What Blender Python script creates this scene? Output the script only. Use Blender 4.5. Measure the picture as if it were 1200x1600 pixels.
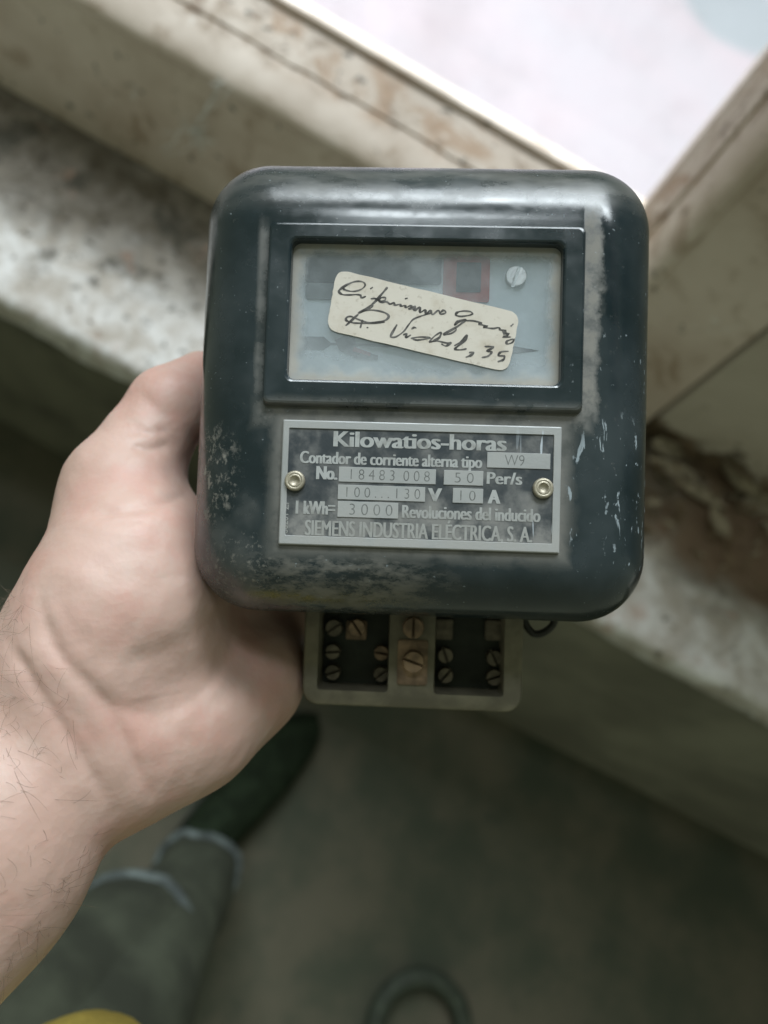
import bpy, bmesh, math, random
import numpy as np
from mathutils import Matrix, Vector
random.seed(7); np.random.seed(7)
for o in list(bpy.data.objects): bpy.data.objects.remove(o)
S = bpy.context.scene
COL = S.collection
R_ = math.radians

# ------------------------------------------------------------------ camera
# world: X along the window wall, Y out through the window, Z up, floor at 0
CAM_H = 1.42
RW = Matrix(((0.88033, -0.46869, -0.07315), (0.39658, 0.81179, -0.42863), (0.26027, 0.34833, 0.90051)))
CAM = Matrix.Translation((0, 0, CAM_H)) @ RW.to_4x4()
cam = bpy.data.cameras.new('camera')
cam.sensor_fit = 'VERTICAL'; cam.sensor_height = 36; cam.sensor_width = 27; cam.lens = 26
cam.clip_start = 0.01; cam.clip_end = 200
cam.dof.use_dof = True; cam.dof.focus_distance = 0.200; cam.dof.aperture_fstop = 7.6
camo = bpy.data.objects.new('camera', cam); COL.objects.link(camo)
camo.matrix_world = CAM; S.camera = camo
S.render.resolution_x = 768; S.render.resolution_y = 1024

# ------------------------------------------------------------------ light
wd = bpy.data.worlds.new('World'); S.world = wd; wd.use_nodes = True
bg = wd.node_tree.nodes['Background']
bg.inputs[0].default_value = (0.90, 1.0, 0.74, 1); bg.inputs[1].default_value = 0.245

def area_lamp(name, loc, target, size, power, col):
    l = bpy.data.lights.new(name, 'AREA'); l.shape = 'SQUARE'; l.size = size; l.energy = power; l.color = col
    o = bpy.data.objects.new(name, l); COL.objects.link(o)
    d = (Vector(target) - Vector(loc)).normalized()
    o.location = loc; o.rotation_euler = d.to_track_quat('-Z', 'Y').to_euler()
    return o
area_lamp('daylight', (-1.15, 2.6, 5.3), (-0.1, 0.6, 0.4), 3.8, 1000, (0.87, 0.955, 1.0))
S.view_settings.view_transform = 'Standard'; S.view_settings.look = 'None'
S.view_settings.exposure = 0.0; S.view_settings.gamma = 1.0; S.view_settings.use_curve_mapping = False
S.cycles.use_denoising = True; S.cycles.max_bounces = 8; S.cycles.transparent_max_bounces = 12
S.cycles.sample_clamp_indirect = 4.0

# ------------------------------------------------------------------ helpers
F_PX = 1155.6
def P(px, py, d):                      # a pixel of the photograph at a distance in front of the camera
    return Vector(((px - 600) / F_PX * d, (800 - py) / F_PX * d, -d))
def PW(px, py, d): return CAM @ P(px, py, d)

def link(o, parent=None):
    COL.objects.link(o)
    if parent is not None: o.parent = parent
    return o
def mesh_obj(name, verts, faces, mat, parent=None, smooth=False):
    me = bpy.data.meshes.new(name); me.from_pydata([tuple(v) for v in verts], [], faces); me.update()
    if smooth: me.polygons.foreach_set('use_smooth', [True] * len(me.polygons))
    if mat: me.materials.append(mat)
    return link(bpy.data.objects.new(name, me), parent)
def bm_obj(name, bm, mat, parent=None, smooth=False):
    bmesh.ops.recalc_face_normals(bm, faces=bm.faces[:])
    me = bpy.data.meshes.new(name); bm.to_mesh(me); bm.free()
    if smooth: me.polygons.foreach_set('use_smooth', [True] * len(me.polygons))
    if mat: me.materials.append(mat)
    return link(bpy.data.objects.new(name, me), parent)
def empty(name, mat4, label, cat, group=None):
    o = bpy.data.objects.new(name, None); o.empty_display_size = 0.02; link(o); o.matrix_world = mat4
    return tag(o, label, cat, group)
def tag(o, label=None, cat=None, group=None, kind=None):
    if label: o['label'] = label
    if cat: o['category'] = cat
    if group: o['group'] = group
    if kind: o['kind'] = kind
    return o
def add_box(bm, x0, x1, y0, y1, z0, z1, bev=0.0, seg=2):
    m = Matrix.Translation(((x0 + x1) / 2, (y0 + y1) / 2, (z0 + z1) / 2)) @ Matrix.Diagonal((x1 - x0, y1 - y0, z1 - z0, 1))
    r = bmesh.ops.create_cube(bm, size=1, matrix=m)
    if bev:
        es = list({e for v in r['verts'] for e in v.link_edges})
        bmesh.ops.bevel(bm, geom=es, offset=bev, segments=seg, affect='EDGES', clamp_overlap=True)
def auto_smooth(o, ang=40):
    me = o.data; me.polygons.foreach_set('use_smooth', [True] * len(me.polygons))
    me.set_sharp_from_angle(angle=R_(ang))
def rrect(hx0, hx1, hy0, hy1, r, n=10):
    pts = []
    for cx, cy, a0 in ((hx1 - r, hy1 - r, 0), (hx0 + r, hy1 - r, 90), (hx0 + r, hy0 + r, 180), (hx1 - r, hy0 + r, 270)):
        for i in range(n + 1):
            a = R_(a0 + 90 * i / n); pts.append((cx + r * math.cos(a), cy + r * math.sin(a)))
    return pts
def lathe(bm, prof, n=24, mat4=Matrix()):
    rings = []
    for r, z in prof:
        rings.append([bm.verts.new(mat4 @ Vector((r * math.cos(2 * math.pi * i / n), r * math.sin(2 * math.pi * i / n), z))) for i in range(n)])
    for a, b in zip(rings, rings[1:]):
        for i in range(n): bm.faces.new((a[i], a[(i + 1) % n], b[(i + 1) % n], b[i]))
    bm.faces.new(rings[0][::-1]); bm.faces.new(rings[-1])
def tube(pts, rad, n=8, closed_ends=True):
    """verts, faces of a tube along pts; rad number or list"""
    pts = [Vector(p) for p in pts]; V = []; Fc = []
    up = Vector((0.3, 0.2, 0.9)).normalized()
    for i, p in enumerate(pts):
        t = (pts[min(i + 1, len(pts) - 1)] - pts[max(i - 1, 0)]).normalized()
        a = t.cross(up)
        if a.length < 1e-4: a = t.cross(Vector((1, 0, 0)))
        a.normalize(); b = t.cross(a); r = rad[i] if isinstance(rad, (list, tuple)) else rad
        for k in range(n):
            th = 2 * math.pi * k / n; V.append(p + (a * math.cos(th) + b * math.sin(th)) * r)
    for i in range(len(pts) - 1):
        for k in range(n):
            Fc.append((i * n + k, i * n + (k + 1) % n, (i + 1) * n + (k + 1) % n, (i + 1) * n + k))
    if closed_ends:
        Fc.append(tuple(range(n))[::-1]); Fc.append(tuple((len(pts) - 1) * n + k for k in range(n)))
    return V, Fc
def catmull(pts, sub=6):
    pts = [np.array(p, float) for p in pts]; out = []
    for i in range(len(pts) - 1):
        p0 = pts[max(i - 1, 0)]; p1 = pts[i]; p2 = pts[i + 1]; p3 = pts[min(i + 2, len(pts) - 1)]
        for k in range(sub):
            t = k / sub
            out.append(0.5 * ((2 * p1) + (-p0 + p2) * t + (2 * p0 - 5 * p1 + 4 * p2 - p3) * t * t + (-p0 + 3 * p1 - 3 * p2 + p3) * t ** 3))
    out.append(pts[-1]); return out

# ---- material graph helper
class G:
    def __init__(s, name):
        s.m = bpy.data.materials.new(name); s.m.use_nodes = True; s.t = s.m.node_tree
        for n in list(s.t.nodes): s.t.nodes.remove(n)
        s.out = s.t.nodes.new('ShaderNodeOutputMaterial'); s.tc = s.t.nodes.new('ShaderNodeTexCoord')
        s.P = s.tc.outputs['Object']
        x = s.t.nodes.new('ShaderNodeSeparateXYZ'); s.t.links.new(s.P, x.inputs[0]); s.x, s.y, s.z = x.outputs
    def put(s, sock, v):
        if hasattr(v, 'links') or isinstance(v, bpy.types.NodeSocket): s.t.links.new(v, sock)
        else: sock.default_value = v
    def math(s, op, a, b=0.0, clamp=False):
        n = s.t.nodes.new('ShaderNodeMath'); n.operation = op; n.use_clamp = clamp
        s.put(n.inputs[0], a); s.put(n.inputs[1], b); return n.outputs[0]
    def mul(s, a, b): return s.math('MULTIPLY', a, b)
    def add(s, a, b): return s.math('ADD', a, b)
    def sub(s, a, b): return s.math('SUBTRACT', a, b)
    def mx(s, a, b): return s.math('MAXIMUM', a, b)
    def mn(s, a, b): return s.math('MINIMUM', a, b)
    def sat(s, a): return s.math('ADD', a, 0.0, True)
    def noise(s, scale, detail=4, rough=0.55, vec=None, dist=0.0):
        n = s.t.nodes.new('ShaderNodeTexNoise'); s.put(n.inputs['Vector'], vec or s.P)
        n.inputs['Scale'].default_value = scale; n.inputs['Detail'].default_value = detail
        n.inputs['Roughness'].default_value = rough; n.inputs['Distortion'].default_value = dist; return n.outputs[0]
    def voro(s, scale, vec=None, feat='F1'):
        n = s.t.nodes.new('ShaderNodeTexVoronoi'); n.feature = feat; s.put(n.inputs['Vector'], vec or s.P)
        n.inputs['Scale'].default_value = scale; return n.outputs['Distance']
    def scaled(s, sx, sy, sz, off=(0, 0, 0), rot=(0, 0, 0)):
        n = s.t.nodes.new('ShaderNodeMapping'); s.put(n.inputs[0], s.P); n.inputs['Scale'].default_value = (sx, sy, sz)
        n.inputs['Location'].default_value = off; n.inputs['Rotation'].default_value = rot; return n.outputs[0]
    def ss(s, v, a, b, lo=0.0, hi=1.0):           # smooth step from a to b
        n = s.t.nodes.new('ShaderNodeMapRange'); n.interpolation_type = 'SMOOTHSTEP'
        s.put(n.inputs[0], v); n.inputs[1].default_value = a; n.inputs[2].default_value = b
        n.inputs[3].default_value = lo; n.inputs[4].default_value = hi; return n.outputs[0]
    def box(s, x0, x1, y0, y1):                   # signed distance-like value to a rectangle in x,y
        dx = s.sub(s.math('ABSOLUTE', s.sub(s.x, (x0 + x1) / 2)), (x1 - x0) / 2)
        dy = s.sub(s.math('ABSOLUTE', s.sub(s.y, (y0 + y1) / 2)), (y1 - y0) / 2)
        return s.mx(dx, dy)
    def blob(s, cx, cy, rx, ry):                  # 1 at centre, 0 at rim
        a = s.math('DIVIDE', s.sub(s.x, cx), rx); b = s.math('DIVIDE', s.sub(s.y, cy), ry)
        return s.sat(s.sub(1.0, s.add(s.mul(a, a), s.mul(b, b))))
    def mix(s, f, a, b):
        n = s.t.nodes.new('ShaderNodeMix'); n.data_type = 'RGBA'; s.put(n.inputs[0], f)
        for i, v in ((6, a), (7, b)): s.put(n.inputs[i], v if not isinstance(v, tuple) else (*v[:3], 1))
        return n.outputs[2]
    def bump(s, h, strength=0.3, dist=0.001):
        n = s.t.nodes.new('ShaderNodeBump'); n.inputs['Strength'].default_value = strength
        n.inputs['Distance'].default_value = dist; s.put(n.inputs['Height'], h); return n.outputs[0]
    def bsdf(s, color, rough=0.5, metal=0.0, bump=None, spec=0.5, **kw):
        n = s.t.nodes.new('ShaderNodeBsdfPrincipled')
        s.put(n.inputs['Base Color'], color if not isinstance(color, tuple) else (*color[:3], 1))
        s.put(n.inputs['Roughness'], rough); s.put(n.inputs['Metallic'], metal); s.put(n.inputs['Specular IOR Level'], spec)
        if bump is not None: s.put(n.inputs['Normal'], bump)
        for k, v in kw.items(): s.put(n.inputs[k.replace('_', ' ')], v)
        return n.outputs[0]
    def done(s, sh): s.t.links.new(sh, s.out.inputs[0]); return s.m

def simple(name, c, rough=0.6, metal=0.0, var=0.25, scale=60, bs=0.15, bd=0.0005, spec=0.4):
    g = G(name); n = g.noise(scale, 5)
    col = g.mix(g.ss(n, 0.35, 0.7), tuple(v * (1 - var) for v in c), tuple(min(1, v * (1 + var)) for v in c))
    return g.done(g.bsdf(col, rough, metal, g.bump(g.noise(scale * 6, 3), bs, bd), spec))

DUST_AND_SHEEN = (0.235, 0.222, 0.195)
def mat_bakelite():
    g = G('black_bakelite')
    n1 = g.noise(90, 6, 0.65); n2 = g.noise(420, 4, 0.7); n3 = g.noise(28, 4, 0.6)
    # dust lying round the plate, beside and under the raised window frame
    d = g.box(-0.0370, 0.0370, -0.0407, -0.0072)
    ring = g.mul(g.ss(g.add(d, g.mul(g.sub(n1, 0.5), 0.012)), -0.0010, 0.0060, 1, 0), g.ss(n1, 0.34, 0.62, 0.25, 0.80))
    top = g.mul(g.ss(g.add(g.box(-0.044, 0.044, -0.0075, -0.0030), g.mul(g.sub(n1, 0.5), 0.008)), -0.0015, 0.0035, 1, 0), g.ss(n1, 0.36, 0.62, 0.12, 0.60))
    edge = g.add(g.x, g.mul(g.sub(g.noise(110, 5, 0.65), 0.5), 0.0075))
    strip = g.mul(g.mul(g.ss(edge, 0.0452, 0.0480, 1, 0), g.ss(g.x, 0.0418, 0.0424)), g.mul(g.ss(g.add(g.y, g.mul(g.sub(n1, 0.5), 0.012)), -0.009, 0.001), g.ss(g.add(g.y, g.mul(g.sub(n1, 0.5), 0.016)), 0.046, 0.060, 1, 0)))
    strip = g.mul(strip, g.ss(g.noise(160, 5, 0.7), 0.35, 0.62, 0.30, 0.80))
    lstrip = g.mul(g.mul(g.ss(g.math('ABSOLUTE', g.add(g.x, 0.0444)), 0.0004, 0.0022, 1, 0), g.mul(g.ss(g.y, -0.006, 0.004), g.ss(g.y, 0.044, 0.050, 1, 0))), g.ss(n1, 0.35, 0.6, 0.08, 0.35))
    # rubbed grey patch at the bottom, crumbs bottom left, painted sheen on the top shoulder
    bot = g.mul(g.blob(-0.022, -0.0500, 0.036, 0.011), g.ss(g.noise(120, 6, 0.7, g.scaled(1, 2.2, 1, rot=(0, 0, 0.5))), 0.38, 0.62))
    crumbs = g.mul(g.blob(-0.0570, -0.022, 0.010, 0.016), g.ss(g.noise(420, 6, 0.75, g.scaled(1.0, 0.75, 1.0)), 0.50, 0.68))
    crumbs2 = g.mul(g.blob(-0.048, -0.049, 0.016, 0.013), g.ss(g.noise(620, 6, 0.75), 0.50, 0.68))
    haze = g.mul(g.ss(n3, 0.38, 0.75), 0.07)
    shoulder = g.mul(g.mul(g.ss(g.y, 0.048, 0.062), g.ss(g.noise(45, 5, 0.6, g.scaled(0.5, 1.6, 1)), 0.30, 0.66)), 0.40)  # dust film plus the daylight's reflection, painted as pale colour
    lbot = g.mul(g.mul(g.ss(g.x, -0.045, -0.040, 1, 0), g.ss(g.y, 0.02, -0.03)), g.ss(n3, 0.4, 0.65, 0, 0.28))
    dust = haze
    for k in (ring, top, strip, lstrip, g.mul(bot, 0.65), g.mul(crumbs, 1.3), g.mul(crumbs2, 0.9), shoulder, lbot): dust = g.mx(dust, k)  # dust mask also takes in the shoulder's painted reflection
    dust = g.sat(g.add(dust, g.mul(g.ss(n2, 0.62, 0.72), 0.10)))
    # chips and scratches on the right shoulder, pale blue-grey, drawn downward
    sv = g.scaled(1.0, 0.34, 1.0, rot=(0, 0, 0.22))
    fl = g.ss(g.noise(300, 5, 0.62, sv, 0.8), 0.640, 0.675)
    reg = g.blob(0.052, -0.026, 0.016, 0.026)
    flecks = g.mul(fl, g.ss(reg, 0.08, 0.45))
    fl2 = g.mul(g.ss(g.noise(380, 4, 0.6, g.scaled(1, 0.5, 1, (3, 1, 0))), 0.655, 0.70), g.ss(g.blob(0.054, -0.005, 0.018, 0.055), 0.05, 0.5, 0, 0.7))
    specks = g.ss(g.noise(760, 2, 0.5), 0.735, 0.76)
    chips = g.sat(g.add(g.mx(flecks, fl2), g.mul(specks, 0.5)))
    col = g.mix(g.ss(n3, 0.3, 0.75), (0.0068, 0.0148, 0.0182), (0.018, 0.031, 0.039)); col = g.mix(dust, col, DUST_AND_SHEEN)
    col = g.mix(g.mul(chips, 0.85), col, (0.30, 0.35, 0.38))
    rough = g.sat(g.add(g.add(0.13, g.mul(g.ss(n1, 0.38, 0.72), 0.15)), g.mul(g.mx(dust, chips), 0.75)))
    h = g.add(g.mul(n2, g.add(0.06, dust)), g.mul(n3, 0.25))
    return g.done(g.bsdf(col, rough, 0.0, g.bump(h, 0.16, 0.0004), 0.65))
def mat_plate(field):
    g = G('nameplate_field' if field else 'nameplate_metal')
    n = g.noise(130, 5, 0.6); n2 = g.noise(900, 3)
    dust = g.ss(n, 0.40, 0.72, 0.08 if field else 0.12, 0.68)
    low = g.ss(g.y, -0.022, -0.037); dust = g.sat(g.add(dust, g.mul(g.mul(low, 0.75), g.ss(n, 0.28, 0.55))))
    base = (0.013, 0.022, 0.030) if field else (0.34, 0.35, 0.35)
    scr = g.mul(g.ss(g.noise(420, 2, 0.5, g.scaled(1, 0.12, 1, rot=(0, 0, 0.55))), 0.66, 0.69), g.ss(g.x, 0.022, 0.032))
    c = g.mix(g.mul(dust, 0.6 if field else 0.55), base, (0.33, 0.32, 0.30)); c = g.mix(g.mul(scr, 0.8), c, (0.5, 0.55, 0.6))
    return g.done(g.bsdf(c, g.add(0.38, g.mul(dust, 0.45)), 0.0 if field else g.mul(g.sub(1.0, dust), 0.25), g.bump(n2, 0.2, 0.0002)))
def mat_glass():
    g = G('dusty_glass')
    n = g.noise(75, 6, 0.65); n2 = g.noise(700, 3)
    e = g.ss(g.add(g.box(-0.0364, 0.0364, 0.0035, 0.0417), g.mul(g.sub(g.noise(200, 5), 0.5), 0.006)), -0.0045, -0.0004, 0, 1)
    film = g.add(g.add(0.13, g.mul(g.ss(g.noise(48, 5, 0.6), 0.35, 0.72), 0.18)), g.mul(e, 0.45))
    film = g.sat(g.add(film, g.mul(g.ss(g.add(g.y, g.mul(n, 0.01)), 0.022, 0.008), 0.22)))
    tr = g.t.nodes.new('ShaderNodeBsdfTransparent'); tr.inputs[0].default_value = (0.97, 0.99, 1, 1)
    df = g.bsdf(g.mix(e, (0.62, 0.68, 0.715), (0.46, 0.44, 0.40)), 0.9, 0.0, g.bump(n2, 0.3, 0.0002), 0.1)
    gl = g.t.nodes.new('ShaderNodeBsdfGlossy'); gl.inputs['Roughness'].default_value = 0.12
    m1 = g.t.nodes.new('ShaderNodeMixShader'); g.put(m1.inputs[0], film); g.t.links.new(tr.outputs[0], m1.inputs[1]); g.t.links.new(df, m1.inputs[2])
    fr = g.t.nodes.new('ShaderNodeFresnel'); fr.inputs[0].default_value = 1.45
    m2 = g.t.nodes.new('ShaderNodeMixShader'); g.put(m2.inputs[0], g.mul(fr.outputs[0], 0.8)); g.t.links.new(m1.outputs[0], m2.inputs[1]); g.t.links.new(gl.outputs[0], m2.inputs[2])
    return g.done(m2.outputs[0])
def mat_pane():
    g = G('window_glass')
    film = g.ss(g.noise(9, 5), 0.4, 0.8, 0.03, 0.14)
    tr = g.t.nodes.new('ShaderNodeBsdfTransparent')
    df = g.bsdf((0.75, 0.75, 0.74), 0.9)
    m1 = g.t.nodes.new('ShaderNodeMixShader'); g.put(m1.inputs[0], film); g.t.links.new(tr.outputs[0], m1.inputs[1]); g.t.links.new(df, m1.inputs[2])
    gl = g.t.nodes.new('ShaderNodeBsdfGlossy'); gl.inputs['Roughness'].default_value = 0.02
    fr = g.t.nodes.new('ShaderNodeFresnel'); fr.inputs[0].default_value = 1.45
    m2 = g.t.nodes.new('ShaderNodeMixShader'); g.put(m2.inputs[0], g.mul(fr.outputs[0], 0.6)); g.t.links.new(m1.outputs[0], m2.inputs[1]); g.t.links.new(gl.outputs[0], m2.inputs[2])
    return g.done(m2.outputs[0])
def mat_painted_wood():
    g = G('old_cream_paint')
    n = g.noise(5, 6, 0.6); n2 = g.noise(17, 7, 0.72, dist=0.6); n3 = g.noise(46, 4, 0.6)
    c = g.mix(g.ss(n, 0.35, 0.65), (0.52, 0.425, 0.350), (0.69, 0.595, 0.52))
    c = g.mix(g.ss(n2, 0.52, 0.68, 0, 0.70), c, (0.27, 0.175, 0.10))
    c = g.mix(g.mul(g.ss(g.noise(34, 7, 0.75, g.scaled(1, 1, 1, (1, 3, 6))), 0.50, 0.62), g.ss(g.math('ABSOLUTE', g.add(g.y, 0.045)), 0.045, 0.02, 0, 0.8)), c, (0.21, 0.135, 0.08))
    c = g.mix(g.mul(g.ss(g.noise(11, 7, 0.72, g.scaled(1, 1, 1, (7, 3, 2)), 0.8), 0.49, 0.60), g.ss(g.math('ABSOLUTE', g.add(g.y, 0.040)), 0.050, 0.020, 0, 0.75)), c, (0.37, 0.225, 0.13))
    c = g.mix(g.ss(n3, 0.65, 0.69, 0, 0.85), c, (0.07, 0.06, 0.045))
    c = g.mix(g.ss(g.noise(30, 5, 0.65, g.scaled(1, 1, 1, (5, 2, 1))), 0.66, 0.72, 0, 0.75), c, (0.78, 0.76, 0.73))
    return g.done(g.bsdf(c, 0.55, 0.0, g.bump(g.add(n2, g.mul(n3, 0.5)), 0.45, 0.004)))
def mat_sill():
    g = G('grimy_shaded_sill_stone')
    n = g.noise(9, 6, 0.65, dist=0.5); n2 = g.noise(20, 6, 0.68, dist=0.7); n3 = g.noise(52, 5, 0.6)
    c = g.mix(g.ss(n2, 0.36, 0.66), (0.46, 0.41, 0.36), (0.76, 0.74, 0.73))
    back_grime_shade = g.ss(g.add(g.y, g.mul(g.sub(n, 0.5), 0.26)), 0.46, 0.57)  # real grime, plus the rail's shadow painted as a darker back
    c = g.mix(g.mul(back_grime_shade, g.ss(n2, 0.25, 0.6, 0.55, 1.0)), c, (0.125, 0.105, 0.078))
    c = g.mix(g.mul(g.ss(g.noise(13, 6, 0.7, g.scaled(1, 1, 1, (3, 8, 2))), 0.54, 0.64), g.ss(g.y, 0.42, 0.50, 0.1, 0.9)), c, (0.06, 0.055, 0.04))
    c = g.mix(g.ss(n3, 0.62, 0.69, 0, 0.8), c, (0.09, 0.08, 0.06))
    c = g.mix(g.ss(g.noise(16, 4, 0.6, g.scaled(1, 1, 1, (2, 7, 0))), 0.60, 0.70, 0, 0.5), c, (0.42, 0.26, 0.19))
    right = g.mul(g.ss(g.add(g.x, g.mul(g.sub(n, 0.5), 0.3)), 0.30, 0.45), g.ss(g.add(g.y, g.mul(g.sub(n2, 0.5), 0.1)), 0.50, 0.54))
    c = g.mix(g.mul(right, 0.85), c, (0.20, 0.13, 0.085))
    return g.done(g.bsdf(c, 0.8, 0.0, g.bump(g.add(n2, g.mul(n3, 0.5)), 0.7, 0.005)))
def mat_plaster():
    g = G('stained_plaster')
    n = g.noise(4, 6, 0.6); n2 = g.noise(24, 6, 0.7)
    c = g.mix(g.ss(n, 0.35, 0.65), (0.33, 0.28, 0.21), (0.45, 0.40, 0.32))
    c = g.mix(g.ss(n2, 0.58, 0.72, 0, 0.6), c, (0.20, 0.15, 0.10))
    return g.done(g.bsdf(c, 0.85, 0.0, g.bump(n2, 0.5, 0.004)))
def mat_floor():
    g = G('worn_floor')
    n = g.noise(4.5, 6, 0.62); n2 = g.noise(15, 6, 0.65)
    c = g.mix(g.ss(n, 0.35, 0.68), (0.046, 0.055, 0.034), (0.105, 0.094, 0.063))
    c = g.mix(g.ss(n2, 0.55, 0.75, 0, 0.5), c, (0.035, 0.045, 0.03))
    return g.done(g.bsdf(c, 0.75, 0.0, g.bump(n2, 0.3, 0.004)))
def mat_terrace():
    g = G('pink_terrace_paving')
    n = g.noise(1.6, 5, 0.6)
    c = g.mix(g.ss(n, 0.35, 0.7), (0.385, 0.345, 0.370), (0.405, 0.340, 0.365))
    st = g.blob(0.52, 3.45, 0.30, 0.30); c = g.mix(g.ss(g.add(st, g.mul(g.sub(g.noise(4, 4), 0.5), 0.3)), 0.15, 0.6, 0, 0.8), c, (0.25, 0.28, 0.30))
    return g.done(g.bsdf(c, 0.8))
def mat_skin():
    g = G('skin')
    n = g.noise(55, 5, 0.6); n2 = g.noise(20, 4, 0.6); n3 = g.noise(330, 4, 0.6)
    c = g.mix(g.ss(n2, 0.35, 0.65), (0.49, 0.325, 0.268), (0.55, 0.372, 0.315))
    c = g.mix(g.ss(g.noise(38, 5, 0.65, g.scaled(1, 1, 1, (4, 1, 2))), 0.46, 0.66, 0, 0.55), c, (0.53, 0.285, 0.235))
    c = g.mix(g.ss(n, 0.5, 0.72, 0, 0.45), c, (0.49, 0.305, 0.255))
    c = g.mix(g.ss(g.noise(80, 3), 0.56, 0.70, 0, 0.25), c, (0.53, 0.41, 0.35))
    h = g.add(g.add(g.mul(g.voro(520), 0.8), g.mul(n3, 0.7)), g.mul(g.voro(240, g.scaled(1, 0.5, 1)), 0.5))
    return g.done(g.bsdf(c, g.add(0.42, g.mul(n, 0.15)), 0.0, g.bump(g.add(h, g.mul(g.noise(240, 5, 0.65), 1.1)), 0.20, 0.0004), 0.42,
                         Subsurface_Weight=0.18, Subsurface_Radius=(0.006, 0.0022, 0.0012), Subsurface_Scale=1.0))
def mat_paper():
    g = G('old_paper')
    n = g.noise(110, 6, 0.65); n2 = g.noise(600, 4)
    e = g.mul(g.ss(n, 0.45, 0.7), 0.6)
    c = g.mix(e, (0.60, 0.555, 0.49), (0.47, 0.41, 0.33)); c = g.mix(g.ss(n2, 0.60, 0.70, 0, 0.35), c, (0.30, 0.25, 0.19))
    return g.done(g.bsdf(c, 0.9, 0.0, g.bump(n2, 0.25, 0.0002), 0.2))

M_BAK = mat_bakelite(); M_PLATE = mat_plate(False); M_FIELD = mat_plate(True); M_GLASS = mat_glass(); M_PANE = mat_pane()
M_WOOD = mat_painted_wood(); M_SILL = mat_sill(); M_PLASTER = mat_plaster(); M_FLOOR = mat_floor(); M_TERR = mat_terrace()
M_SKIN = mat_skin(); M_PAPER = mat_paper()
M_INK = simple('ink', (0.105, 0.10, 0.095), 0.8, var=0.5, scale=500, bs=0)
def mat_letter():
    g = G('embossed_letter'); n = g.noise(260, 5, 0.7)
    c = g.mix(g.ss(n, 0.40, 0.70, 0, 0.75), (0.38, 0.39, 0.385), (0.22, 0.22, 0.205))
    c = g.mix(g.mul(g.ss(g.y, -0.026, -0.037), 0.55), c, (0.26, 0.255, 0.235))
    return g.done(g.bsdf(c, 0.7, 0.0, None, 0.3))
M_LET = mat_letter()
M_STAMP = simple('stamped_digit', (0.15, 0.155, 0.15), 0.6, 0.1, var=0.3, scale=500, bs=0)
M_DIAL = simple('dial_plate_white', (0.80, 0.86, 0.91), 0.55, var=0.05, scale=40, bs=0.05)
M_BLACK = simple('counter_black', (0.020, 0.028, 0.034), 0.5, var=0.3, scale=200)
M_RED = simple('counter_red', (0.42, 0.075, 0.06), 0.55, var=0.15, scale=150)
M_PRINT = simple('printed_arrow', (0.10, 0.11, 0.12), 0.7, var=0.2, scale=200)
M_STEEL = simple('steel_screw', (0.62, 0.63, 0.63), 0.35, 0.7, var=0.1, scale=300)
M_RIVET = simple('tarnished_rivet', (0.42, 0.38, 0.30), 0.45, 0.6, var=0.2, scale=500)
M_BRASS = simple('dull_brass', (0.24, 0.165, 0.105), 0.6, 0.25, var=0.45, scale=160)
M_BRONZE = simple('dark_screw', (0.13, 0.11, 0.08), 0.5, 0.5, var=0.3, scale=250)
M_TERM = simple('dusty_terminal_bakelite', (0.17, 0.155, 0.11), 0.75, var=0.25, scale=90)
M_TERMD = simple('dark_terminal_bakelite', (0.022, 0.026, 0.018), 0.7, var=0.3, scale=120)
M_BASE = simple('base_metal', (0.05, 0.055, 0.05), 0.6, 0.3, var=0.3, scale=60)
M_WIRE = simple('wire', (0.03, 0.03, 0.025), 0.5, 0.3, scale=200)
M_HAIR = simple('body_hair', (0.14, 0.095, 0.065), 0.6, scale=400, bs=0)
M_SHIRT = simple('yellow_cotton', (0.56, 0.43, 0.10), 0.9, var=0.08, scale=300, bs=0.4)
M_TROUSER = simple('dark_trouser_cloth', (0.056, 0.062, 0.042), 0.9, var=0.35, scale=12, bs=0.3, bd=0.003)
M_HEM = simple('pale_hem_cloth', (0.115, 0.135, 0.13), 0.9, var=0.5, scale=40)
M_SHOE = simple('black_shoe', (0.016, 0.024, 0.013), 0.8, var=0.3, scale=40, spec=0.1)
M_SOLE = simple('shoe_sole', (0.03, 0.03, 0.025), 0.8, scale=60)
M_RUB = simple('black_rubber', (0.040, 0.050, 0.034), 0.7, scale=60)

# ------------------------------------------------------------------ setting
Zc = CAM_H
SILL_Z = Zc - 0.80; SILL_Y0, SILL_Y1 = 0.39, 0.66
OPEN_Z = Zc - 0.58; OPEN_U = 0.163; GLASS_Y = 0.775
def grid_mesh(name, x0, x1, y0, y1, nx, ny, zf, mat, parent=None):
    V = []; Fc = []
    for j in range(ny + 1):
        for i in range(nx + 1):
            x = x0 + (x1 - x0) * i / nx; y = y0 + (y1 - y0) * j / ny; V.append((x, y, zf(x, y)))
    for j in range(ny):
        for i in range(nx):
            a = j * (nx + 1) + i; Fc.append((a, a + 1, a + nx + 2, a + nx + 1))
    return mesh_obj(name, V, Fc, mat, parent, True)
from mathutils import noise as mnoise
def fbm(x, y, z, s, o=4): return mnoise.fractal(Vector((x * s, y * s, z * s)), 0.9, 2.0, o)
fl = grid_mesh('floor', -0.9, 2.0, -0.62, 0.60, 50, 24, lambda x, y: 0.004 * fbm(x, y, 0, 3), M_FLOOR); tag(fl, kind='structure')
ter = grid_mesh('terrace_ground', -6, 6, 0.95, 14, 20, 20, lambda x, y: -0.18 + 0.004 * fbm(x, y, 3, 1), M_TERR); tag(ter, kind='structure')
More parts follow.
